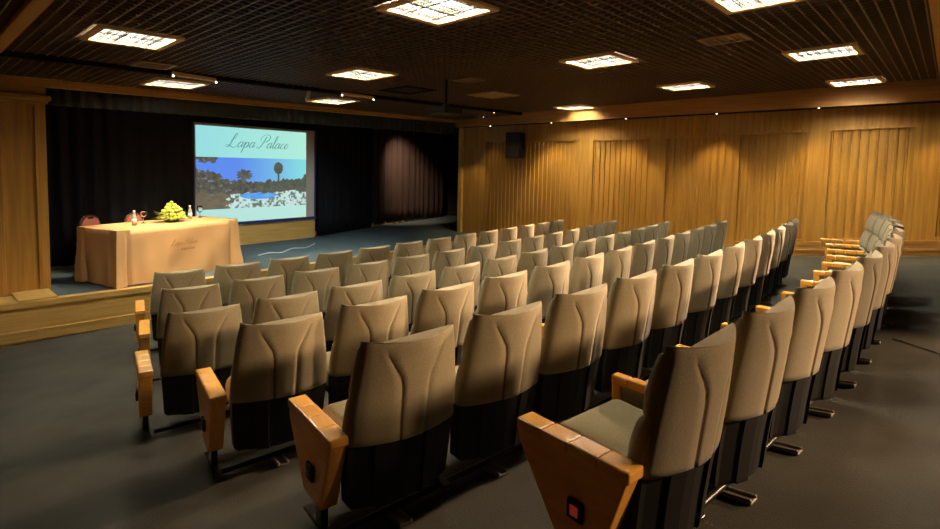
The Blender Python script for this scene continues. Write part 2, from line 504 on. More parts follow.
hexa(bm, [(fascia_x(ya) + 0.013, ya, fz(ya) + 0.004), (fascia_x(yb) + 0.013, yb, fz(yb) + 0.004), (wall_x(yb), yb, fz(yb) + 0.004), (wall_x(ya), ya, fz(ya) + 0.004)],
     [(fascia_x(ya) + 0.013, ya, fz(ya) + 0.1), (fascia_x(yb) + 0.013, yb, fz(yb) + 0.1), (wall_x(yb), yb, fz(yb) + 0.1), (wall_x(ya), ya, fz(ya) + 0.1)])
structure(build('trim_5', bm, M['void']))

# other walls
bm = bmesh.new()
quad(bm, (XL, YB, -0.2), (XL, 9.2, -0.2), (XL, 9.2, 4), (XL, YB, 4))
structure(build('wall_left', bm, M['wall_wood']))
bm = bmesh.new()
quad(bm, (11.4, YB, -0.2), (XL, YB, -0.2), (XL, YB, 4), (11.4, YB, 4))
structure(build('wall_rear', bm, M['wall_wood']))

# ------------------------------------------------------------------ stage
bm = bmesh.new()
xs = [XL + 0.5 * i for i in range(26)]
xs = [x for x in xs if x < 10.4] + [10.5]
for x0, x2 in zip(xs, xs[1:]):
    hexa(bm, [(x0, lip_y(x0) + .1, -0.2), (x2, lip_y(x2) + .1, -0.2), (x2, 13.6, -0.2), (x0, 13.6, -0.2)],
         [(x0, lip_y(x0) + .1, STAGE_Z), (x2, lip_y(x2) + .1, STAGE_Z), (x2, 13.6, STAGE_Z), (x0, 13.6, STAGE_Z)])
hexa(bm, [(10.5, 9.6, -0.2), (14.0, 9.6, -0.2), (14.0, 14.2, -0.2), (10.5, 14.2, -0.2)], [(10.5, 9.6, STAGE_Z), (14.0, 9.6, STAGE_Z), (14.0, 14.2, STAGE_Z), (10.5, 14.2, STAGE_Z)])
structure(build('stage_platform', bm, M['stage_carpet']))
bm = bmesh.new()
for x0, x2 in zip(xs, xs[1:]):
    for d0, d1, zb, zt in ((0.0, 0.12, STAGE_Z - 0.065, STAGE_Z + 0.008), (0.04, 0.11, -0.2, STAGE_Z - 0.065), (0.015, 0.11, 0.02, 0.13), (0.0, 0.11, 0.13, 0.15)):
        hexa(bm, [(x0, lip_y(x0) + d0, zb), (x2, lip_y(x2) + d0, zb), (x2, lip_y(x2) + d1, zb), (x0, lip_y(x0) + d1, zb)],
             [(x0, lip_y(x0) + d0, zt), (x2, lip_y(x2) + d0, zt), (x2, lip_y(x2) + d1, zt), (x0, lip_y(x0) + d1, zt)])
structure(build('stage_front', bm, M['stage_wood']))

# stage shell (dark)
bm = bmesh.new()
pl = [(-1.0, 11.45), (3.9, 11.25), (7.05, 11.5), (13.6, 13.4)]
for (a0, b0), (a1, b1) in zip(pl, pl[1:]):
    quad(bm, (a0, b0, 0.4), (a1, b1, 0.4), (a1, b1, 4), (a0, b0, 4))
quad(bm, (13.6, 9.6, 0.4), (13.6, 13.4, 0.4), (13.6, 13.4, 4), (13.6, 9.6, 4))
quad(bm, (-1.0, 9.0, 0.4), (-1.0, 11.45, 0.4), (-1.0, 11.45, 4), (-1.0, 9.0, 4))
quad(bm, (-1.2, 8.95, 3.62), (13.8, 9.9, 3.80), (13.8, 14, 3.80), (-1.2, 14, 3.62))
quad(bm, (10.6, 9.86, 0.4), (13.8, 9.86, 0.4), (13.8, 9.86, 4), (10.6, 9.86, 4))
structure(build('wall_stage', bm, M['paint_dark']))

# proscenium: left pilaster, crown, rail across, right post
bm = bmesh.new()
box(bm, (0.72, 9.0, 1.75), (1.30, 0.26, 2.9), 0.006)
box(bm, (1.415, 9.0, 1.76), (0.095, 0.24, 2.52), 0.006)
box(bm, (0.99, 8.855, 1.75), (0.035, 0.03, 2.4), 0.01)
box(bm, (1.345, 8.86, 1.75), (0.02, 0.03, 2.4), 0.008)
box(bm, (0.52, 8.80, 1.75), (0.9, 0.08, 2.5), 0.006)
structure(build('trim_6', bm, M['wall_wood']))
bm = bmesh.new()
box(bm, (0.72, 8.98, 3.055), (1.60, 0.34, 0.075), 0.02, 3)
box(bm, (0.72, 9.0, 3.005), (1.54, 0.29, 0.04), 0.01)
box(bm, (0.72, 9.0, 3.19), (1.50, 0.27, 0.22))
box(bm, (0.72, 8.98, 3.325), (1.62, 0.36, 0.05), 0.015, 3)
structure(build('trim_7', bm, M['trim_wood']))
bm = bmesh.new()


def pros(x):
    return 8.885 + 0.0991 * (x - 1.534)


for d0, d1, dzb, dzt in ((0.0, 0.10, -0.115, 0.02), (-0.03, 0.0, -0.06, 0.0)):
    hexa(bm, [(1.45, pros(1.45) + d0, 3.32 + dzb), (10.42, pros(10.42) + d0, 3.535 + dzb), (10.42, pros(10.42) + d1, 3.535 + dzb), (1.45, pros(1.45) + d1, 3.32 + dzb)],
         [(1.45, pros(1.45) + d0, 3.32 + dzt), (10.42, pros(10.42) + d0, 3.535 + dzt), (10.42, pros(10.42) + d1, 3.535 + dzt), (1.45, pros(1.45) + d1, 3.32 + dzt)])
structure(build('trim_8', bm, M['trim_wood']))
bm = bmesh.new()
box(bm, (10.43, 9.715, 1.98), (0.185, 0.13, 3.02), 0.008)
structure(build('trim_9', bm, M['stage_wood']))  # lighter wood here: the light on the post's flat face put into colour
bm = bmesh.new()
hexa(bm, [(1.05, 8.30, STAGE_Z), (1.43, 8.30, STAGE_Z), (1.43, 8.87, STAGE_Z), (1.05, 8.87, STAGE_Z)],
     [(1.05, 8.30, STAGE_Z + .03), (1.43, 8.30, STAGE_Z + .03), (1.43, 8.87, STAGE_Z + .03), (1.05, 8.87, STAGE_Z + .03)])
hexa(bm, [(0.0, 8.34, STAGE_Z), (1.05, 8.34, STAGE_Z), (1.05, 8.76, STAGE_Z), (0.0, 8.76, STAGE_Z)],
     [(0.0, 8.34, STAGE_Z + .012), (1.05, 8.34, STAGE_Z + .012), (1.05, 8.76, STAGE_Z + .012), (0.0, 8.76, STAGE_Z + .012)])
structure(build('trim_10', bm, M['stage_wood']))
# low wooden wall under the screen and skirting behind the left curtain
bm = bmesh.new()
hexa(bm, [(3.85, 10.98, STAGE_Z), (6.9, 11.22, STAGE_Z), (6.9, 11.36, STAGE_Z), (3.85, 11.15, STAGE_Z)],
     [(3.85, 10.98, 0.96), (6.9, 11.22, 0.96), (6.9, 11.36, 0.96), (3.85, 11.15, 0.96)])
hexa(bm, [(0.9, 10.54, STAGE_Z), (3.8, 10.32, STAGE_Z), (3.8, 10.36, STAGE_Z), (0.9, 10.58, STAGE_Z)],
     [(0.9, 10.54, 0.62), (3.8, 10.32, 0.62), (3.8, 10.36, 0.62), (0.9, 10.58, 0.62)])
hexa(bm, [(7.0, 11.42, STAGE_Z), (13.0, 13.12, STAGE_Z), (13.0, 13.16, STAGE_Z), (7.0, 11.46, STAGE_Z)],
     [(7.0, 11.42, 0.60), (13.0, 13.12, 0.60), (13.0, 13.16, 0.60), (7.0, 11.46, 0.60)])
structure(build('trim_11', bm, M['stage_wood']))


# ------------------------------------------------------------------ curtains
def curtain(name, pts, zb, zt, amp, pitch, m, thick=0.012):
    P = [Vector((p[0], p[1], 0)) for p in pts]
    samples = []
    L = 0.0
    for a, b in zip(P, P[1:]):
        n = max(2, int((b - a).length / (pitch / 8)))
        d = (b - a).normalized(); nn = Vector((-d.y, d.x, 0))
        for k in range(n):
            samples.append((a + (b - a) * k / n, nn, L + (b - a).length * k / n))
        L += (b - a).length
    samples.append((P[-1], nn, L))
    bm = bmesh.new()
    rows = []
    nz = 8
    for j in range(nz + 1):
        v = j / nz
        r = []
        for p, nn, s in samples:
            ph = 2 * PI * s / pitch + 0.9 * math.sin(s * 2.3) + 0.5 * math.sin(s * 5.1)
            A = amp * (0.75 + 0.35 * math.sin(s * 1.7 + 1)) * (1.0 - 0.35 * v)
            o = A * (math.sin(ph) + 0.25 * math.sin(2.3 * ph + v * 2.0))
            z0 = zb(s / L) if callable(zb) else zb
            z1 = zt(s / L) if callable(zt) else zt
            q = p + nn * o
            r.append(bm.verts.new((q.x, q.y, z0 + (z1 - z0) * v)))
        rows.append(r)
    fs = []
    for a, b in zip(rows, rows[1:]):
        for i in range(len(a) - 1):
            fs.append(bm.faces.new((a[i], a[i + 1], b[i + 1], b[i])))
    bmesh.ops.solidify(bm, geom=fs, thickness=thick)
    return build(name, bm, m, smooth=True)


tag(curtain('stage_curtain', [(0.9, 10.40), (2.2, 10.34), (3.75, 10.16)], STAGE_Z + 0.06, 3.55, 0.055, 0.21, M['curtain']),
    'black pleated curtain hanging behind the draped table left of the screen', 'curtain')
tag(curtain('stage_curtain', [(6.98, 11.22), (8.4, 11.72), (9.1, 11.93)], STAGE_Z + 0.02, 3.6, 0.055, 0.22, M['curtain']),
    'black pleated curtain hanging directly right of the projection screen', 'curtain')
tag(curtain('stage_curtain', [(9.22, 12.02), (10.4, 12.34), (12.9, 12.98)], STAGE_Z + 0.06, 3.6, 0.085, 0.30, M['curtain_brown']),
    'dark brown pleated curtain lit by a warm spot at the right of the stage', 'curtain')
tag(curtain('curtain_valance', [(1.47, 9.06), (6.0, 9.51), (10.34, 9.94)], lambda t: 2.985 + 0.14 * t, lambda t: 3.30 + 0.2 * t, 0.032, 0.16, M['valance']),
    'short gathered black valance hanging under the wooden rail over the stage', 'valance')


# ------------------------------------------------------------------ projection screen
def scr_pt(t, z, d=0.0):
    u = Vector((3.1, 0.25)).normalized()
    return Vector((3.9 + u.x * t + u.y * d, 10.95 + u.y * t - u.x * d, z))


def scr_box(bm, t0, t1, z0, z1, d0, d1):
    hexa(bm, [scr_pt(t0, z0, d0), scr_pt(t1, z0, d0), scr_pt(t1, z0, d1), scr_pt(t0, z0, d1)],
         [scr_pt(t0, z1, d0), scr_pt(t1, z1, d0), scr_pt(t1, z1, d1), scr_pt(t0, z1, d1)])


t = thing('projection_screen', 'large projection screen on stage showing a palm garden pool under a script title', 'screen', (5.3, 11.1, 0.96))
inv = Matrix.Translation((-5.3, -11.1, -0.96))


def sbuild(name, bm, m, parent=t, smooth=False):
    for v in bm.verts:
        v.co = inv @ v.co
    return build(name, bm, m, parent, smooth)


bm = bmesh.new()
scr_box(bm, 0.17, 2.98, 0.98, 3.03, -0.04, 0.0)
sbuild('screen_surface', bm, M['screen_grey'])
bm = bmesh.new()
scr_box(bm, 0.15, 3.02, 0.955, 1.01, -0.05, 0.03)
scr_box(bm, 2.975, 3.01, 1.0, 3.05, -0.05, 0.02)
scr_box(bm, 0.15, 0.18, 1.0, 3.03, -0.05, 0.02)
sbuild('screen_frame', bm, M['screen_blue'])


def hsh(i, j, s=0):
    n = (i * 374761393 + j * 668265263 + s * 974711) & 0xffffffff
    n = ((n ^ (n >> 13)) * 1274126177) & 0xffffffff
    return ((n ^ (n >> 16)) & 0xffff) / 65535.0


def vnoise(x, y, s=0):
    i, j = math.floor(x), math.floor(y)
    fx, fy = x - i, y - j
    fx = fx * fx * (3 - 2 * fx); fy = fy * fy * (3 - 2 * fy)
    a = hsh(i, j, s) * (1 - fx) + hsh(i + 1, j, s) * fx
    b = hsh(i, j + 1, s) * (1 - fx) + hsh(i + 1, j + 1, s) * fx
    return a * (1 - fy) + b * fy


def s2l(c):
    return tuple(((v / 255) / 12.92 if v / 255 <= 0.04045 else ((v / 255 + 0.055) / 1.055) ** 2.4) for v in c)


def mixc(a, b, t):
    return tuple(x + (y - x) * t for x, y in zip(a, b))


def photo(u, v):
    """generic garden picture: u to the right, v up"""
    sky = mixc((92, 140, 236), (132, 218, 226), max(0, min(1, (u - 0.35) * 1.7)))
    sky = mixc(sky, (150, 210, 240), max(0, 0.6 - v) * 0.8)
    line = 0.56 + 0.06 * math.sin(u * 7 + 1) + 0.12 * (vnoise(u * 16, 0, 3) - 0.5) + 0.07 * (vnoise(u * 55, 0, 9) - 0.5)
    if u < 0.22:
        line += 0.22 * (1 - u / 0.22)
    tree = v < line and v > 0.27 + 0.07 * vnoise(u * 26, 0, 21)
    # palm crown, tall cypress-like tree, branch at top left
    du, dv = (u - 0.40), (v - 0.66)
    ang = math.atan2(dv, du); rad = math.hypot(du, dv * 0.62)
    if rad < 0.075 * (0.6 + 0.4 * abs(math.sin(ang * 4.5))) or (abs(du) < 0.012 and 0.3 < v < 0.66):
        tree = True
    if ((u - 0.715) / 0.045) ** 2 + ((v - 0.80) / 0.125) ** 2 < 1 or (abs(u - 0.715) < 0.008 and 0.5 < v < 0.8):
        tree = True
    if u < 0.17 and v > 0.86 + 0.1 * vnoise(u * 30, v * 20, 5):
        tree = True
    if tree:
        n = 0.6 * vnoise(u * 50, v * 22, 1) + 0.4 * vnoise(u * 100, v * 44, 11)
        c = mixc((50, 54, 50), (122, 118, 104), n)
        if u > 0.5:
            c = mixc(c, (84, 96, 76), 0.4)
        if u < 0.3 and n > 0.78:
            c = (130, 140, 180)
        return c
    if v >= line:
        return sky
    low = 0.06 + 0.05 * u
    if u < 0.20 + 0.12 * vnoise(v * 16, u * 20, 13):
        return mixc((120, 108, 88), (96, 90, 72), vnoise(u * 30, v * 30, 8))
    if ((u - 0.53) / 0.17) ** 2 + ((v - 0.24) / 0.075) ** 2 < 1:
        return mixc((70, 140, 232), (110, 180, 235), vnoise(u * 30, v * 60, 2))
    n = 0.6 * vnoise(u * 44, v * 19, 4) + 0.4 * vnoise(u * 90, v * 38, 6)
    return mixc(mixc((214, 236, 232), (170, 206, 206), n), (100, 116, 100), max(0, min(1, (n - 0.52) * 7)))


bm = bmesh.new()
lay = bm.loops.layers.float_color.new('picture')
NU, NV = 170, 84
g = [[bm.verts.new(scr_pt(0.215 + 2.53 * i / NU, 1.30 + 1.055 * j / NV, 0.004)) for j in range(NV + 1)] for i in range(NU + 1)]
for i in range(NU):
    for j in range(NV):
        f = bm.faces.new((g[i][j], g[i + 1][j], g[i + 1][j + 1], g[i][j + 1]))
        c = s2l(photo((i + .5) / NU, (j + .5) / NV))
        for l in f.loops:
            l[lay] = (*c, 1)
for (z0, z1, ca, cb) in ((1.013, 1.30, (176, 226, 218), (186, 230, 220)), (2.355, 2.975, (150, 222, 224), (176, 236, 218))):
    n = 10
    for i in range(n):
        ta, tb = 0.215 + 2.53 * i / n, 0.215 + 2.53 * (i + 1) / n
        f = bm.faces.new([bm.verts.new(scr_pt(*q, 0.004)) for q in ((ta, z0), (tb, z0), (tb, z1), (ta, z1))])
        for l, e in zip(f.loops, (i, i + 1, i + 1, i)):
            l[lay] = (*s2l(mixc(ca, cb, e / n)), 1)
o = sbuild('projected_picture', bm, M['projection'])
o['label'] = 'projected slide of a pool and palms between pale bands'

# script lettering
GL = {
 'L': (1.95, [[(0.35, 1.05), (0.8, 1.4), (1.15, 1.95), (1.2, 2.4), (1.0, 2.5), (0.78, 1.95), (0.68, 1.2), (0.5, 0.3), (0.1, 0.0), (-0.15, 0.22), (0.2, 0.36), (0.8, 0.1), (1.4, -0.08), (1.85, 0.25)]]),
 'P': (1.7, [[(1.05, 2.2), (0.8, 1.3), (0.55, 0.5), (0.2, 0.0), (-0.25, 0.05), (-0.2, 0.35)], [(0.3, 1.25), (0.0, 1.6), (0.2, 2.2), (0.9, 2.55), (1.65, 2.35), (1.75, 1.75), (1.3, 1.2), (0.75, 1.15)]]),
 'a': (1.12, [[(0.85, 0.85), (0.5, 1.02), (0.12, 0.6), (0.12, 0.12), (0.4, 0.02), (0.78, 0.55), (0.88, 1.0)], [(0.88, 1.0), (0.78, 0.4), (0.85, 0.05), (1.2, 0.4)]]),
 'p': (1.15, [[(0.0, 0.35), (0.25, 1.0), (0.2, 0.2), (0.08, -1.0)], [(0.2, 0.3), (0.55, 0.98), (0.88, 0.75), (0.75, 0.15), (0.4, 0.0), (0.24, 0.2)], [(0.75, 0.12), (1.2, 0.42)]]),
 'l': (0.6, [[(0.05, 0.4), (0.4, 1.4), (0.55, 2.25), (0.32, 2.3), (0.2, 1.2), (0.2, 0.15), (0.4, 0.02), (0.68, 0.4)]]),
 'c': (0.85, [[(0.75, 0.8), (0.5, 1.0), (0.15, 0.65), (0.15, 0.15), (0.45, 0.0), (0.92, 0.4)]]),
 'e': (0.85, [[(0.12, 0.35), (0.55, 0.6), (0.6, 0.95), (0.32, 0.95), (0.1, 0.45), (0.3, 0.02), (0.55, 0.05), (0.95, 0.45)]]),
 ' ': (0.7, []),
}


def lettering(bm, text, place, size, wid):
    """place(x, y) -> 3-D point; flat pen strokes, heavier where the pen moves down"""
    x = 0.0
    for ch in text:
        adv, strokes = GL[ch]
        for s in strokes:
            pts = spline([(p[0] + x + 0.42 * p[1], p[1], 0) for p in s], 7)
            prev = None
            for i, p in enumerate(pts):
                a = pts[min(i + 1, len(pts) - 1)] - pts[max(i - 1, 0)]
                if a.length < 1e-6:
                    continue
                a.normalize()
                nrm = Vector((-a.y, a.x, 0)) * wid * (0.55 + 0.75 * max(0, -a.y))
                cur = (bm.verts.new(place((p.x + nrm.x) * size, (p.y + nrm.y) * size)), bm.verts.new(place((p.x - nrm.x) * size, (p.y - nrm.y) * size)))
                if prev:
                    bm.faces.new((prev[0], prev[1], cur[1], cur[0]))
                prev = cur
        x += adv
    return x


bm = bmesh.new()
lettering(bm, 'Lapa Palace', lambda a, b: scr_pt(0.83 + a, 2.575 + b, 0.009), 0.115, 0.06)
o = sbuild('title_lettering', bm, M['ink'])
o['label'] = 'dark script title on the pale top band'

# ------------------------------------------------------------------ draped table on the stage
TX, TY, TH, TL, TD, TZ = 2.10, 8.345, 0.31, 2.02, 0.90, 1.30
td = Vector((math.cos(TH), math.sin(TH), 0)); tn = Vector((-td.y, td.x, 0))


def tp(a, b, z):
    return Vector((TX, TY, 0)) + td * a + tn * b + Vector((0, 0, z))


t = thing('conference_table', 'long table on stage hidden under a floor length peach cloth', 'table', (TX, TY, STAGE_Z), TH)
bm = bmesh.new(); box(bm, (TL / 2, TD / 2, TZ - STAGE_Z - 0.03), (TL - 0.03, TD - 0.03, 0.03)); build('tabletop', bm, M['frame_wood'], t)
for a in (0.12, TL - 0.12):
    for b in (0.1, TD - 0.1):
        bm = bmesh.new(); box(bm, (a, b, (TZ - STAGE_Z) / 2 - 0.03), (0.04, 0.04, TZ - STAGE_Z - 0.06)); build('leg', bm, M['black_metal'], t)

bm = bmesh.new()
peri = []
NS = 44


def add_edge(a0, b0, a1, b1, n):
    for k in range(n):
        peri.append((a0 + (a1 - a0) * k / n, b0 + (b1 - b0) * k / n))


add_edge(0, 0, TL, 0, NS); add_edge(TL, 0, TL, TD, 18); add_edge(TL, TD, 0, TD, NS); add_edge(0, TD, 0, 0, 18)
N = len(peri)
corner = [0, NS, NS + 18, 2 * NS + 18]
H = TZ - STAGE_Z
rings = []
for j in range(11):
    v = j / 10
    r = []
    for i, (a, b) in enumerate(peri):
        da = -1 if a <= 1e-6 else (1 if a >= TL - 1e-6 else 0)
        db = -1 if b <= 1e-6 else (1 if b >= TD - 1e-6 else 0)
        dc = min(min(abs(i - c), N - abs(i - c)) for c in corner)
        out = (0.03 if db < 0 else 0.012 if da > 0 else -0.01) * v ** 1.2 + 0.012 * v * math.sin(i * 0.9) * (1 if dc > 3 else 0.2)
        fold = 0.0
        if dc == 3:
            fold = -0.045 * v
        if dc == 0:
            out += 0.035 * v
        if dc in (1, 2):
            out += 0.02 * v
        drape = 0.010 * math.sin(i * 0.33 + v * 5) * v * (1 - v) * 4
        o_ = out + fold + drape
        n2 = Vector((da, db)) if (da and db) else Vector((da, db))
        aa = a + da * o_; bb = b + db * o_
        lift = 0.0
        r.append(bm.verts.new((aa, bb, H + 0.004 - (H - 0.012 - 0.01 * math.sin(i * 0.35)) * v)))
    rings.append(r)
for a, b in zip(rings, rings[1:]):
    for i in range(N):
        bm.faces.new((a[i], b[i], b[(i + 1) % N], a[(i + 1) % N]))
bm.faces.new(rings[0])
bmesh.ops.recalc_face_normals(bm, faces=bm.faces)
cl = build('tablecloth', bm, M['cloth'], smooth=False)
cl.location = (TX, TY, STAGE_Z); cl.rotation_euler = (0, 0, TH)
for p in cl.data.polygons:
    p.use_smooth = len(p.vertices) == 4 and min(min(abs(p.index % N - c), N - abs(p.index % N - c)) for c in corner + [c - 1 for c in corner[1:]]) > 3
tag(cl, 'peach floor length cloth with a script crest draped over the stage table', 'tablecloth')
bm = bmesh.new()
fy = lambda z: -0.012 - 0.045 * max(0, (H - z) / H) - 0.012


def clp(a, b):
    z = 0.50 + b
    return Vector((0.76 + a, fy(z), z))


lettering(bm, 'Lapa Palace', clp, 0.036, 0.10)
o = build('crest_lettering', bm, M['cloth_mark'], cl)
o['label'] = 'brown script lettering on the front of the cloth'
bm = bmesh.new()
for k in range(7):
    a = 0.93 + 0.033 * k
    bm.faces.new([bm.verts.new((a + dx, fy(0.415 + dz), 0.415 + dz)) for dx, dz in ((0, 0), (0.022, 0), (0.03, 0.028), (0.008, 0.028))])
o = build('crest_subtitle', bm, M['cloth_mark'], cl)


def bottle(x, y, z, label):
    t = thing('water_bottle', label, 'bottle', (x, y, z))
    bm = bmesh.new(); lathe(bm, [(0.026, 0), (0.032, 0.01), (0.032, 0.11), (0.026, 0.145), (0.013, 0.18), (0.012, 0.205)], 16)
    build('bottle_body', bm, M['frosted'], t, True)
    bm = bmesh.new(); lathe(bm, [(0.0335, 0.035), (0.0335, 0.10)], 16); build('bottle_label', bm, M['label_white'], t, True)
    bm = bmesh.new(); lathe(bm, [(0.015, 0.2), (0.015, 0.222)], 14); build('bottle_cap', bm, M['label_white'], t, True)


def wineglass(x, y, z, label):
    t = thing('wine_glass', label, 'glass', (x, y, z))
    bm = bmesh.new(); lathe(bm, [(0.034, 0), (0.034, 0.004), (0.006, 0.010), (0.0045, 0.05), (0.0045, 0.09)], 18); build('stem', bm, M['glass'], t, True)
    bm = bmesh.new()
    lathe(bm, [(0.006, 0.088), (0.03, 0.10), (0.044, 0.125), (0.046, 0.155), (0.038, 0.20), (0.036, 0.20), (0.043, 0.155), (0.041, 0.127), (0.027, 0.104), (0.004, 0.095)], 20)
    build('bowl', bm, M['glass'], t, True)


q = tp(0.52, 0.42, TZ + .005); bottle(q.x, q.y, q.z, 'small water bottle on the table left of the flowers')
q = tp(0.78, 0.60, TZ + .005); wineglass(q.x, q.y, q.z, 'stemmed wine glass between the left bottle and the flowers')
q = tp(1.60, 0.62, TZ + .005); bottle(q.x, q.y, q.z, 'small water bottle on the table right of the flowers')
q = tp(1.82, 0.66, TZ + .005); wineglass(q.x, q.y, q.z, 'stemmed wine glass at the right end of the table')

q = tp(1.12, 0.42, TZ + .005)
t = thing('flower_arrangement', 'domed yellow flower centrepiece with green leaves on the peach table', 'flowers', q)
bm = bmesh.new(); lathe(bm, [(0.09, 0), (0.11, 0.04), (0.10, 0.06)], 18); build('bowl', bm, M['leaf'], t, True)
bm = bmesh.new()
for k in range(90):
    a = random.uniform(0, 2 * PI); r0 = random.uniform(0.02, 0.12); L = random.uniform(0.10, 0.22); e = random.uniform(-0.12, 0.8)
    d = Vector((math.cos(a) * math.cos(e), math.sin(a) * math.cos(e) * 0.7, math.sin(e)))
    b0 = Vector((math.cos(a) * r0, math.sin(a) * r0 * 0.7, 0.05 + random.uniform(0, 0.03)))
    sd = Vector((-math.sin(a), math.cos(a), 0.2)) * random.uniform(0.018, 0.034)
    m1 = b0 + d * L * 0.5 + Vector((0, 0, 0.012)); m2 = b0 + d * L - Vector((0, 0, 0.015 * (1 - e)))
    m2.z = max(m2.z, 0.006)
    V4 = [bm.verts.new(p) for p in (b0, m1 + sd, m2, m1 - sd)]
    bm.faces.new(V4)
build('foliage', bm, M['leaf'], t)
bm = bmesh.new()
bmesh.ops.create_icosphere(bm, subdivisions=2, radius=0.030)
for v in bm.verts:
    v.co *= 1 + 0.22 * math.sin(9 * math.atan2(v.co.y, v.co.x)) * (1 - abs(v.co.z) / 0.034)
b0 = build('blossom', bm, M['blossom'], t, True)
first = True
k = 0
for ring, (rr, zz, n) in enumerate(((0.175, 0.075, 20), (0.155, 0.125, 18), (0.12, 0.175, 14), (0.08, 0.225, 10), (0.04, 0.27, 5), (0.0, 0.315, 1))):
    for i in range(n):
        a = 2 * PI * (i + 0.5 * (ring % 2)) / n
        o = b0 if first else b0.copy()
        if not first:
            COL.objects.link(o)
        first = False
        o.parent = t
        o.location = (math.cos(a) * rr * random.uniform(0.9, 1.1), math.sin(a) * rr * 0.8, zz + random.uniform(-0.012, 0.012))
        o.rotation_euler = (random.uniform(-1, 1), random.uniform(-1, 1), a)
        s = random.uniform(0.8, 1.25); o.scale = (s, s, s)


def banquet_chair(x, y, rz, label):
    t = thing('banquet_chair', label, 'chair', (x, y, STAGE_Z), rz, 'banquet chairs behind the stage table')
    bm = bmesh.new(); box(bm, (0, 0, 0.45), (0.44, 0.42, 0.07), 0.025, 3); build('seat', bm, M['chair_pink'], t, True)
    bm = bmesh.new()
    n = 20
    out = [(0.14 * math.copysign(abs(math.cos(u)) ** 0.8, math.cos(u)), 0.67 + 0.195 * math.copysign(abs(math.sin(u)) ** 0.8, math.sin(u))) for u in [2 * PI * k / n for k in range(n)]]
    hexa(bm, [(a, -0.235, z) for a, z in out], [(a, -0.185, z) for a, z in out])
    build('backrest', bm, M['chair_pink'], t)
    bm = bmesh.new()
    tube(bm, [(-0.19, -0.19, 0.3), (-0.155, -0.22, 0.62)] + [(0.155 * math.copysign(abs(math.cos(u)) ** 0.8, math.cos(u)), -0.215, 0.67 + 0.21 * abs(math.sin(u)) ** 0.8) for u in [PI - PI * k / 14 for k in range(15)]] + [(0.155, -0.22, 0.62), (0.19, -0.19, 0.3)], 0.013)
    build('back_frame', bm, M['chair_frame'], t, True)
    bm = bmesh.new(); box(bm, (0, -0.212, 0.845), (0.09, 0.062, 0.03), 0.008); build('hand_grip', bm, M['black'], t)
    for sx in (-1, 1):
        for (y0, y1) in ((-0.18, -0.24), (0.17, 0.2)):
            bm = bmesh.new(); tube(bm, [(sx * 0.19, y0, 0.42), (sx * 0.2, y1, 0.0)], 0.012); build('leg', bm, M['chair_frame'], t, True)


banquet_chair(2.22, 9.78, PI + 0.33, 'pink padded banquet chair behind the left end of the stage table')
banquet_chair(2.84, 9.84, PI + 0.33, 'pink padded banquet chair behind the table, beside the left bottle')

# pale raised streak added on the stage carpet
bm = bmesh.new()
tube(bm, [(p[0], p[1], STAGE_Z + 0.01) for p in spline([(4.7, 9.6, 0), (5.0, 9.75, 0), (5.2, 9.65, 0), (5.6, 9.95, 0), (5.9, 9.9, 0), (6.3, 10.25, 0)], 6)], 0.012, 6)
tag(build('stage_streak', bm, M['streak_white'], smooth=True), 'pale wavy streak on the stage carpet right of the table', 'cable')

# ------------------------------------------------------------------ ceiling fittings
def light_panel_parts():
    fr = bmesh.new()
    s, b = 0.34, 0.055
    for cx, cy, sx, sy in ((0, s - b / 2, 2 * s, b), (0, -s + b / 2, 2 * s, b), (s - b / 2, 0, b, 2 * s - 2 * b), (-s + b / 2, 0, b, 2 * s - 2 * b)):
        box(fr, (cx, cy, 0.0), (sx, sy, 0.03), 0.004, 1)
    df = bmesh.new()
    box(df, (0, 0, 0.035), (2 * s - 2 * b, 2 * s - 2 * b, 0.01))
    lv = bmesh.new()
    w_ = 2 * s - 2 * b
    for k in range(1, 8):
        p = -w_ / 2 + w_ * k / 8
        box(lv, (p, 0, 0.015), (0.008, w_, 0.022)); box(lv, (0, p, 0.015), (w_, 0.008, 0.022))
    return fr, df, lv


def make_panel(label):
    t = thing('ceiling_light', label, 'light', (0, 0, 0), 0, 'square ceiling lights')
    fr, df, lv = light_panel_parts()
    build('frame', fr, M['frame_wood'], t); build('diffuser', df, M['diffuser'], t); build('louver', lv, M['louver'], t)
    return t


def dup(root, label=None):
    r = root.copy(); COL.objects.link(r)
    if label:
        r['label'] = label
    for ch in list(root.children):
        c = ch.copy(); COL.objects.link(c); c.parent = r
        for g2 in list(ch.children):
            d = g2.copy(); COL.objects.link(d); d.parent = c
    return r


LP = [(1.61, 5.75, 0, 'square lit ceiling panel near the wooden beam at upper left'),
      (2.93, 3.02, 0, 'largest square lit ceiling panel, at the top centre of the view'),
      (4.30, 5.85, 0, 'square lit ceiling panel up and right of the projection screen, over the middle rows'),
      (5.72, 3.16, 0, 'square lit ceiling panel right of centre, beyond the large one'),
      (7.07, 1.13, 0, 'square lit ceiling panel at upper right, directly right of the slotted brown vent'),
      (9.96, 1.15, 0, 'rightmost square lit ceiling panel, almost touching the wooden bulkhead'),
      (8.58, 3.19, 0, 'square lit ceiling panel near the bulkhead, below the slotted brown vent'),
      (9.98, 6.03, 0, 'farthest square lit ceiling panel, by the bulkhead near the hanging speaker'),
      (4.29, 1.08, 0, 'square lit ceiling panel cut by the top edge at upper right'),
      (2.76, 8.03, -0.05, 'square lit ceiling panel over the draped table, beside the stage rail'),
      (5.42, 8.22, -0.05, 'square lit ceiling panel by the stage rail, right of the projection screen')]
TILT = (-0.022, -0.022)
p0 = make_panel(LP[0][3])
for i, (x, y, dz, lab) in enumerate(LP):
    o = p0 if i == 0 else dup(p0, lab)
    o.location = (x, y, ceil_z(x, y) + dz - 0.012)
    o.rotation_euler = (-0.022, -0.022, 0)


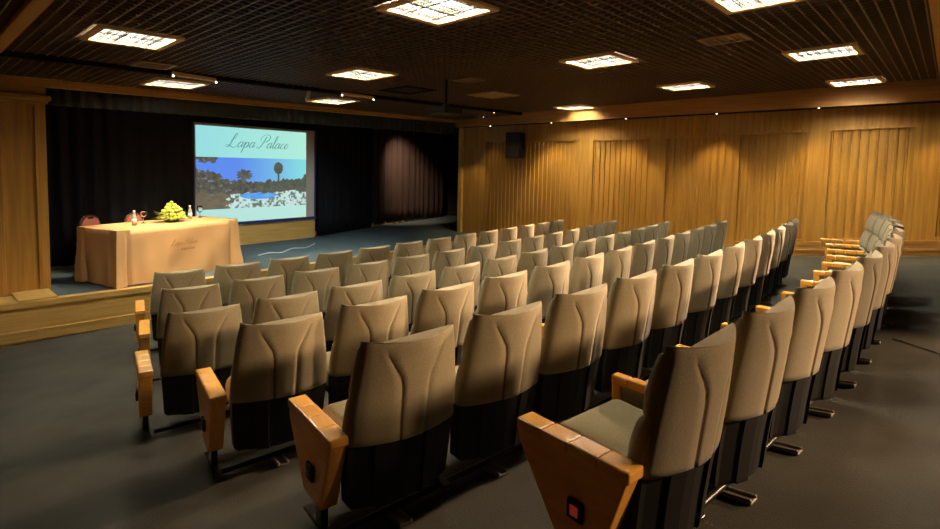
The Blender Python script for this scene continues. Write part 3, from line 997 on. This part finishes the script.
def flat_fit(name, label, cat, x, y, sx, sy, m, m2, slots, dz=0.0):
    t = thing(name, label, cat, (x, y, ceil_z(x, y) + dz - 0.008)); t.rotation_euler = (-0.022, -0.022, 0)
    bm = bmesh.new(); b = 0.05
    for cx, cy, ax, ay in ((0, sy / 2 - b / 2, sx, b), (0, -sy / 2 + b / 2, sx, b), (sx / 2 - b / 2, 0, b, sy - 2 * b), (-sx / 2 + b / 2, 0, b, sy - 2 * b)):
        box(bm, (cx, cy, 0), (ax, ay, 0.02), 0.003, 1)
    build('frame', bm, m, t)
    bm = bmesh.new(); box(bm, (0, 0, 0.012), (sx - 2 * b, sy - 2 * b, 0.008)); build('plate', bm, m2, t)
    if slots:
        bm = bmesh.new()
        for k in range(slots):
            box(bm, (0, -sy / 2 + b + (sy - 2 * b) * (k + 0.5) / slots, 0.002), (sx - 2 * b, 0.02, 0.012), rot=None)
        build('blade', bm, m, t)
    return t


flat_fit('ceiling_vent', 'brown slotted ceiling vent between two lit panels at upper right', 'vent', 5.59, 1.73, 0.38, 0.42, M['vent'], M['vent'], 5)
flat_fit('unlit_ceiling_light', 'unlit tan square ceiling panel near the projector', 'light', 7.2, 6.0, 0.72, 0.60, M['panel_tan'], M['panel_tan'], 0)
flat_fit('ceiling_plate', 'small brown ceiling plate above the projector pole', 'plate', 5.68, 5.2, 0.38, 0.36, M['vent'], M['vent'], 0)
flat_fit('ceiling_vent', 'brown ceiling vent just above the light over the draped table', 'vent', 2.2, 7.07, 0.40, 0.42, M['vent'], M['vent'], 4)
flat_fit('ceiling_hatch', 'dark open square in the ceiling above the stage rail', 'hatch', 5.75, 6.6, 0.66, 0.66, M['void'], M['void'], 0)

# projector hanging from a pole
t = thing('ceiling_projector', 'dark projector hanging from the ceiling on a pole', 'projector', (5.48, 5.45, 3.02))
bm = bmesh.new(); box(bm, (0, 0, 0.06), (0.36, 0.34, 0.11), 0.02, 3, Matrix.Rotation(0.0, 3, 'Z')); build('projector_body', bm, M['black'], t)
bm = bmesh.new(); tube(bm, [(0, 0.16, 0.06), (0, 0.20, 0.06)], 0.035, 14); build('lens', bm, M['black_metal'], t, True)
bm = bmesh.new(); tube(bm, [(0, 0, 0.11), (0, 0, 0.50)], 0.022, 10); build('pole', bm, M['black'], t, True)
bm = bmesh.new(); tube(bm, [(-0.12, -0.02, 0.10), (0, 0, 0.16), (0.12, 0.02, 0.10)], 0.012, 6); build('bracket', bm, M['plate_metal'], t, True)


def track(xa, ya, xb, yb, z, label):
    d = Vector((xb - xa, yb - ya, 0)); L = d.length
    t = thing('track_light', label, 'light', (xa, ya, z), math.atan2(d.y, d.x), 'track lights before the stage')
    bm = bmesh.new(); box(bm, (L / 2, 0, 0), (L, 0.05, 0.05), 0.008); build('track', bm, M['frame_wood'], t)
    for a in (0.0, L):
        bm = bmesh.new(); bmesh.ops.create_uvsphere(bm, u_segments=10, v_segments=8, radius=0.013)
        for v in bm.verts:
            v.co += Vector((a, -0.02, -0.032))
        build('bulb', bm, M['bulb'], t, True)


track(2.45, 7.22, 3.0, 7.30, ceil_z(2.7, 7.3) - 0.06, 'short wooden track light with two bulbs over the left of the stage')
track(5.0, 7.35, 5.65, 7.38, ceil_z(5.3, 7.3) - 0.06, 'short wooden track light with two bulbs right of the screen')
t = thing('spotlight', 'small tilted spotlight cylinder under the ceiling above the screen', 'light', (4.5, 7.48, ceil_z(4.5, 7.5) - 0.02))
bm = bmesh.new(); tube(bm, [(0, 0, -0.02), (0.10, 0.22, -0.12)], 0.03, 12); build('spotlight_body', bm, M['panel_tan'], t, True)
bm = bmesh.new(); tube(bm, [(0.10, 0.22, -0.12), (0.115, 0.25, -0.135)], 0.034, 12); build('lens', bm, M['label_white'], t, True)
t = thing('spotlight', 'small bright spotlight fixed on the stage rail left of the projector', 'light', (8.0, 9.40, 3.49))
bm = bmesh.new(); tube(bm, [(0, 0, 0.02), (0, -0.12, -0.01)], 0.03, 12); build('spotlight_body', bm, M['black'], t, True)
bm = bmesh.new(); tube(bm, [(0, -0.12, -0.01), (0, -0.14, -0.014)], 0.034, 12); build('lens', bm, M['bulb'], t, True)

# wall-washer downlights in the soffit
DL = [(8.62, 'small recessed downlight above the hanging speaker'),
      (6.87, 'first small bright downlight right of the hanging speaker under the bulkhead'),
      (5.09, 'second small bright downlight right of the hanging speaker under the bulkhead'),
      (3.32, 'third small bright downlight right of the hanging speaker under the bulkhead'),
      (1.71, 'small bright downlight under the bulkhead nearest the right edge'),
      (0.02, 'downlight under the bulkhead beyond the right edge'),
      (-1.7, 'downlight under the bulkhead at the rear of the room')]
for i, (y, lab) in enumerate(DL):
    x = fascia_x(y) + 0.06
    t = thing('downlight', lab, 'light', (x, y, fz(y) - 0.005), 0, 'wall washer downlights')
    bm = bmesh.new(); lathe(bm, [(0.03, 0.0), (0.045, 0.002), (0.045, 0.06), (0.03, 0.06)], 16); build('trim_ring', bm, M['black_metal'], t, True)
    bm = bmesh.new(); bmesh.ops.create_uvsphere(bm, u_segments=12, v_segments=8, radius=0.015); build('lamp', bm, M['bulb'], t, True)

# speaker on the right wall
t = thing('wall_speaker', 'black loudspeaker mounted high on the fluted wall near the stage', 'speaker', (10.38, 7.86, 2.50), 0.0)
bm = bmesh.new()
hexa(bm, [(-0.20, -0.26, 0), (0.10, -0.16, 0), (0.10, 0.26, 0), (-0.20, 0.20, 0)], [(-0.20, -0.26, 0.62), (0.10, -0.16, 0.62), (0.10, 0.26, 0.62), (-0.20, 0.20, 0.62)])
build('speaker_cabinet', bm, M['black'], t)
bm = bmesh.new()
hexa(bm, [(-0.215, -0.24, 0.03), (-0.20, -0.24, 0.03), (-0.20, 0.18, 0.03), (-0.215, 0.18, 0.03)], [(-0.215, -0.24, 0.59), (-0.20, -0.24, 0.59), (-0.20, 0.18, 0.59), (-0.215, 0.18, 0.59)])
build('grille', bm, M['paint_dark'], t)
bm = bmesh.new(); box(bm, (0.14, 0.03, 0.32), (0.10, 0.08, 0.10)); build('bracket', bm, M['black_metal'], t)


# ------------------------------------------------------------------ auditorium seat prototype
ZS = [0.10, 0.30, 0.45, 0.65, 0.80, 0.91]
US = [0.025, 0.01, -0.010, -0.035, -0.052, -0.062]


def rear_u(z):
    return smooth_interp(z, ZS, US)


def half_w(z):
    return smooth_interp(z, [0.1, 0.45, 0.62, 0.78, 0.91], [0.262, 0.284, 0.276, 0.256, 0.236])


def funnel(z):
    return smooth_interp(z, [0.40, 0.70, 0.75, 0.855, 0.92], [0.21, 0.25, 0.29, 0.58, 0.66])


def back_mesh():
    bm = bmesh.new()
    stations = [(0.44, 0.14), (0.47, 0.15), (0.52, 0.155), (0.57, 0.15), (0.62, 0.14), (0.645, 0.125), (0.66, 0.10), (0.675, 0.12), (0.70, 0.128), (0.74, 0.13), (0.78, 0.125), (0.82, 0.115), (0.85, 0.105), (0.875, 0.09), (0.892, 0.07), (0.903, 0.055), (0.909, 0.04)]
    rings = []; mids = []
    for z, th in stations:
        e = funnel(z); hw = half_w(z)
        g_ = 0.022
        neg = [-1.0, -0.965, -0.90] + [-0.9 + (0.9 - e - g_) * k / 4 for k in (1, 2, 3)] + [-e - g_, -e, -e + g_, (-e + g_) * 0.66, (-e + g_) * 0.33]
        sr = neg + [0.0] + [-q for q in neg[::-1]]
        sf = [0.985, 0.9, 0.7, 0.4, 0.0, -0.4, -0.7, -0.9, -0.985]
        top = max(0.0, (z - 0.875) / 0.034)
        deep = max(0.0, min(1.0, (0.868 - z) / 0.02))
        zz = 0.44 + (z - 0.44) * 0.967
        ring = []
        base = rear_u(z) + top ** 2 * 0.006
        for s in sr:
            u = base + 0.07 * s * s + (0.022 if abs(s) > 0.99 else 0.006 if abs(s) > 0.95 else 0)
            if abs(s) < e - 0.001:
                u += 0.0
            elif abs(abs(s) - e) < 0.002:
                u += 0.004 * deep
            if abs(s) < e - g_ + 0.001 and zz < 0.78:
                u -= 0.004 * deep
            ring.append(bm.verts.new((s * hw, u, zz + 0.015 * s * s * min(1, max(0, (z - .6) / .3)))))
        for s in sf:
            u = base + 0.07 * s * s * 0.8 + max(0.03, th * (1 - 0.42 * abs(s) ** 5)) * (1 - 0.0 * top)
            if abs(s) > 0.98:
                u = base + 0.07 + th * 0.45
            ring.append(bm.verts.new((s * hw, u, zz - 0.055 * top * (1 - 0.25 * abs(s)) + 0.015 * s * s * min(1, max(0, (z - .6) / .3)))))
        rings.append(ring)
    n = len(rings[0])
    for (a, b), (zq, _t) in zip(zip(rings, rings[1:]), stations):
        for i in range(n):
            f = bm.faces.new((a[i], a[(i + 1) % n], b[(i + 1) % n], b[i]))
            if i in (7, 14) and zq < 0.84:
                f.material_index = 1
    nr = 17
    # cap top: stitch rear strip to front strip
    top = rings[-1]
    bm.faces.new(top)
    bm.faces.new(rings[0][::-1])
    bmesh.ops.recalc_face_normals(bm, faces=bm.faces)
    for f in bm.faces:
        f.smooth = len(f.verts) == 4
    return bm


def shell_mesh():
    bm = bmesh.new()
    rings = []
    for z in (0.13, 0.15, 0.25, 0.35, 0.443):
        hw = half_w(z) - 0.006 - (0.02 if z < 0.14 else 0)
        ss = [-1, -0.9, -0.62, -0.6, -0.32, -0.3, 0, 0.3, 0.32, 0.6, 0.62, 0.9, 1]
        ring = []
        for s in ss:
            u = rear_u(z) + 0.006 + 0.07 * s * s + (0.014 if abs(s) < 0.31 else 0) + (0.01 if 0.61 < abs(s) < 0.95 else 0)
            ring.append(bm.verts.new((s * hw, u, z)))
        for s in ss[::-1]:
            ring.append(bm.verts.new((s * hw, rear_u(z) + 0.085 + 0.06 * s * s, z)))
        rings.append(ring)
    n = len(rings[0])
    for a, b in zip(rings, rings[1:]):
        for i in range(n):
            bm.faces.new((a[i], a[(i + 1) % n], b[(i + 1) % n], b[i]))
    bm.faces.new(rings[0][::-1]); bm.faces.new(rings[-1])
    bmesh.ops.recalc_face_normals(bm, faces=bm.faces)
    return bm


def seat_mesh():
    bm = bmesh.new()
    box(bm, (0, 0.30, 0.345), (0.47, 0.46, 0.16), 0.06, 4)
    for v in bm.verts:
        v.co.z += 0.035 * max(0, (v.co.y - 0.3)) / 0.4 - 0.02 * (v.co.x / 0.25) ** 2 * 0 + (0.012 * (1 - (v.co.x / 0.25) ** 2) if v.co.z > 0.38 else 0)
    return bm


def obj_mesh(name, bm, mats, smooth=False):
    o = build(name, bm, mats, None, smooth)
    me = o.data
    bpy.data.objects.remove(o)
    return me


AX = -0.30
ME = {}
bm = back_mesh()
tmp = build('backrest', bm, [M['fabric'], M['seam']])
ME['backrest'] = tmp.data; bpy.data.objects.remove(tmp)
ME['back_shell'] = obj_mesh('back_shell', shell_mesh(), M['black'])
ME['seat_cushion'] = obj_mesh('seat_cushion', seat_mesh(), M['seat_fabric'], True)
bm = bmesh.new()
box(bm, (0, 0.32, 0.25), (0.42, 0.34, 0.05), 0.01, 1)
ME['seat_pan'] = obj_mesh('seat_pan', bm, M['black'])


def arm_bar(bm, w, z_r=0.515, z_f=0.485, y0=0.015):
    """rounded wooden cap made of four abutting lengths"""
    y1 = 0.58
    cuts = [y0 + (y1 - y0) * k / 4 for k in range(5)]
    for a, b in zip(cuts, cuts[1:]):
        m = (a + b) / 2; z = z_r + (z_f - z_r) * (m - y0) / (y1 - y0)
        box(bm, (0, m, z - 0.02), (w, b - a - 0.0015, 0.045), 0.009, 2, None)


bm = bmesh.new(); arm_bar(bm, 0.055, 0.50, 0.49, 0.22); box(bm, (0, 0.553, 0.355), (0.05, 0.05, 0.24), 0.012, 2)
ME['armrest'] = obj_mesh('armrest', bm, M['arm_wood'])
bm = bmesh.new(); prism(bm, [(0.20, 0.46), (0.53, 0.45), (0.53, 0.24), (0.40, 0.17), (0.20, 0.17)], -0.014, 0.014)
ME['arm_panel'] = obj_mesh('arm_panel', bm, M['seat_fabric'])
bm = bmesh.new(); arm_bar(bm, 0.092, 0.495, 0.487, 0.06)
ME['end_cap'] = obj_mesh('armrest', bm, M['arm_wood'])
bm = bmesh.new(); prism(bm, [(0.07, 0.46), (0.57, 0.452), (0.565, 0.40), (0.37, 0.13), (0.17, 0.13)], -0.041, 0.041, 0.006)
ME['end_panel'] = obj_mesh('end_panel', bm, M['arm_wood'])
bm = bmesh.new(); box(bm, (0, 0.25, 0.08), (0.035, 0.07, 0.16), 0.004, 1); box(bm, (0, 0.27, 0.008), (0.05, 0.30, 0.016), 0.003, 1)
ME['leg'] = obj_mesh('leg', bm, M['black_metal'])
bm = bmesh.new(); box(bm, (0, 0, 0), (0.016, 0.07, 0.075), 0.006, 2)
ME['aisle_light'] = obj_mesh('aisle_light', bm, M['black'])
bm = bmesh.new(); box(bm, (-0.008, 0, 0), (0.006, 0.036, 0.04), 0.003, 1)
ME['lens'] = obj_mesh('lens', bm, M['red_lens'])
bm = bmesh.new(); box(bm, (0, 0, 0.006), (0.07, 0.14, 0.012), 0.003, 1); box(bm, (-0.028, -0.0, 0.016), (0.012, 0.14, 0.016), 0.003, 1); box(bm, (0.028, -0.0, 0.016), (0.012, 0.14, 0.016), 0.003, 1)
ME['lens_dark'] = ME['lens'].copy(); ME['lens_dark'].materials[0] = M['black_metal']
ME['foot_plate'] = obj_mesh('foot_plate', bm, M['plate_metal'])


def part(name, parent, loc=(0, 0, 0), me=None, mirror=False):
    o = bpy.data.objects.new(name, ME[me or name]); COL.objects.link(o)
    o.parent = parent; o.location = loc
    if mirror:
        o.rotation_euler = (0, 0, PI)
    return o


ORD = ['first', 'second', 'third', 'fourth', 'fifth', 'sixth', 'seventh', 'eighth', 'ninth', 'tenth', 'eleventh', 'twelfth', 'thirteenth', 'fourteenth']
ROWN = ['rearmost row nearest the camera', 'second row from the rear', 'third row from the rear', 'third row from the stage', 'second row from the stage', 'front row nearest the stage']
for ri, row in enumerate(ROWS):
    n = len(row)
    for ci, (x, y, z, a) in enumerate(row):
        end = ci == 0
        if end:
            lab = 'taupe auditorium seat with wooden end panel, leftmost in the %s' % ROWN[ri]
        elif ci == n - 1:
            lab = 'taupe auditorium seat at the right wall end of the %s' % ROWN[ri]
        else:
            lab = 'taupe auditorium seat, %s from the left in the %s' % (ORD[ci], ROWN[ri])
        t = thing('auditorium_chair', lab, 'chair', (x, y, floor_z(x, y)), a, 'auditorium seats in the ' + ROWN[ri])
        part('backrest', t); part('back_shell', t); part('seat_cushion', t); part('seat_pan', t)
        sides = [(-0.325, -0.315, -0.345, -0.37, -0.375, -0.375)[ri] if end else AX] + ([0.33] if ci == n - 1 else [])
        for sx in sides:
            is_end = (end and sx < 0) or sx > 0
            if is_end:
                part('armrest', t, (sx, 0, 0), 'end_cap'); ep = part('end_panel', t, (sx, 0, 0))
                al = part('aisle_light', t, (sx + (-0.049 if sx < 0 else 0.049), 0.27, 0.265))
                if sx > 0:
                    al.rotation_euler = (0, 0, PI)
                ln = part('lens', al, (0, 0, 0), 'lens' if ri == 0 else 'lens_dark')
                if ri == 0:
                    ln['label'] = 'glowing red lens'
            else:
                part('armrest', t, (sx, 0, 0)); part('arm_panel', t, (sx, 0, 0))
            part('leg', t, (sx, 0, 0))
    # floor rail that carries the row
    rl = thing('floor_rail', 'black steel floor rail with foot plates under the %s' % ROWN[ri], 'rail', (row[0][0], row[0][1], row[0][2]), 0, 'floor rails under the seat rows')
    bm = bmesh.new()
    pts = []
    ext = [(row[0][0] - 0.32 * math.cos(row[0][3]), row[0][1] - 0.32 * math.sin(row[0][3]), row[0][3])] + [(x, y, a) for x, y, z, a in row] + [(row[-1][0] + 0.32 * math.cos(row[-1][3]), row[-1][1] + 0.32 * math.sin(row[-1][3]), row[-1][3])]
    for x, y, a in ext:
        px, py = x - 0.17 * math.sin(a), y + 0.17 * math.cos(a)
        pts.append((px - row[0][0], py - row[0][1], floor_z(px, py) + 0.035 - row[0][2]))
    tube(bm, spline(pts, 3), 0.016, 8)
    build('rail', bm, M['black_metal'], rl, True)
    for x, y, z, a in row:
        o = part('foot_plate', rl)
        px, py = x - 0.10 * math.sin(a), y + 0.10 * math.cos(a)
        o.location = (px - row[0][0], py - row[0][1], floor_z(px, py) - row[0][2] + 0.002)
        o.rotation_euler = (math.atan(-0.15), 0, a)

# floor cable behind the last row
bm = bmesh.new()
cp = [(5.72 - 0.075 * k + 0.01 * math.sin(k), 0.27 - 0.065 * k) for k in range(14)]
tube(bm, [(x, y, floor_z(x, y) + 0.006) for x, y in cp], 0.0045, 6)
tag(build('floor_cable', bm, M['plate_metal'], smooth=True), 'thin brownish cable crossing the carpet behind the rearmost row', 'cable')
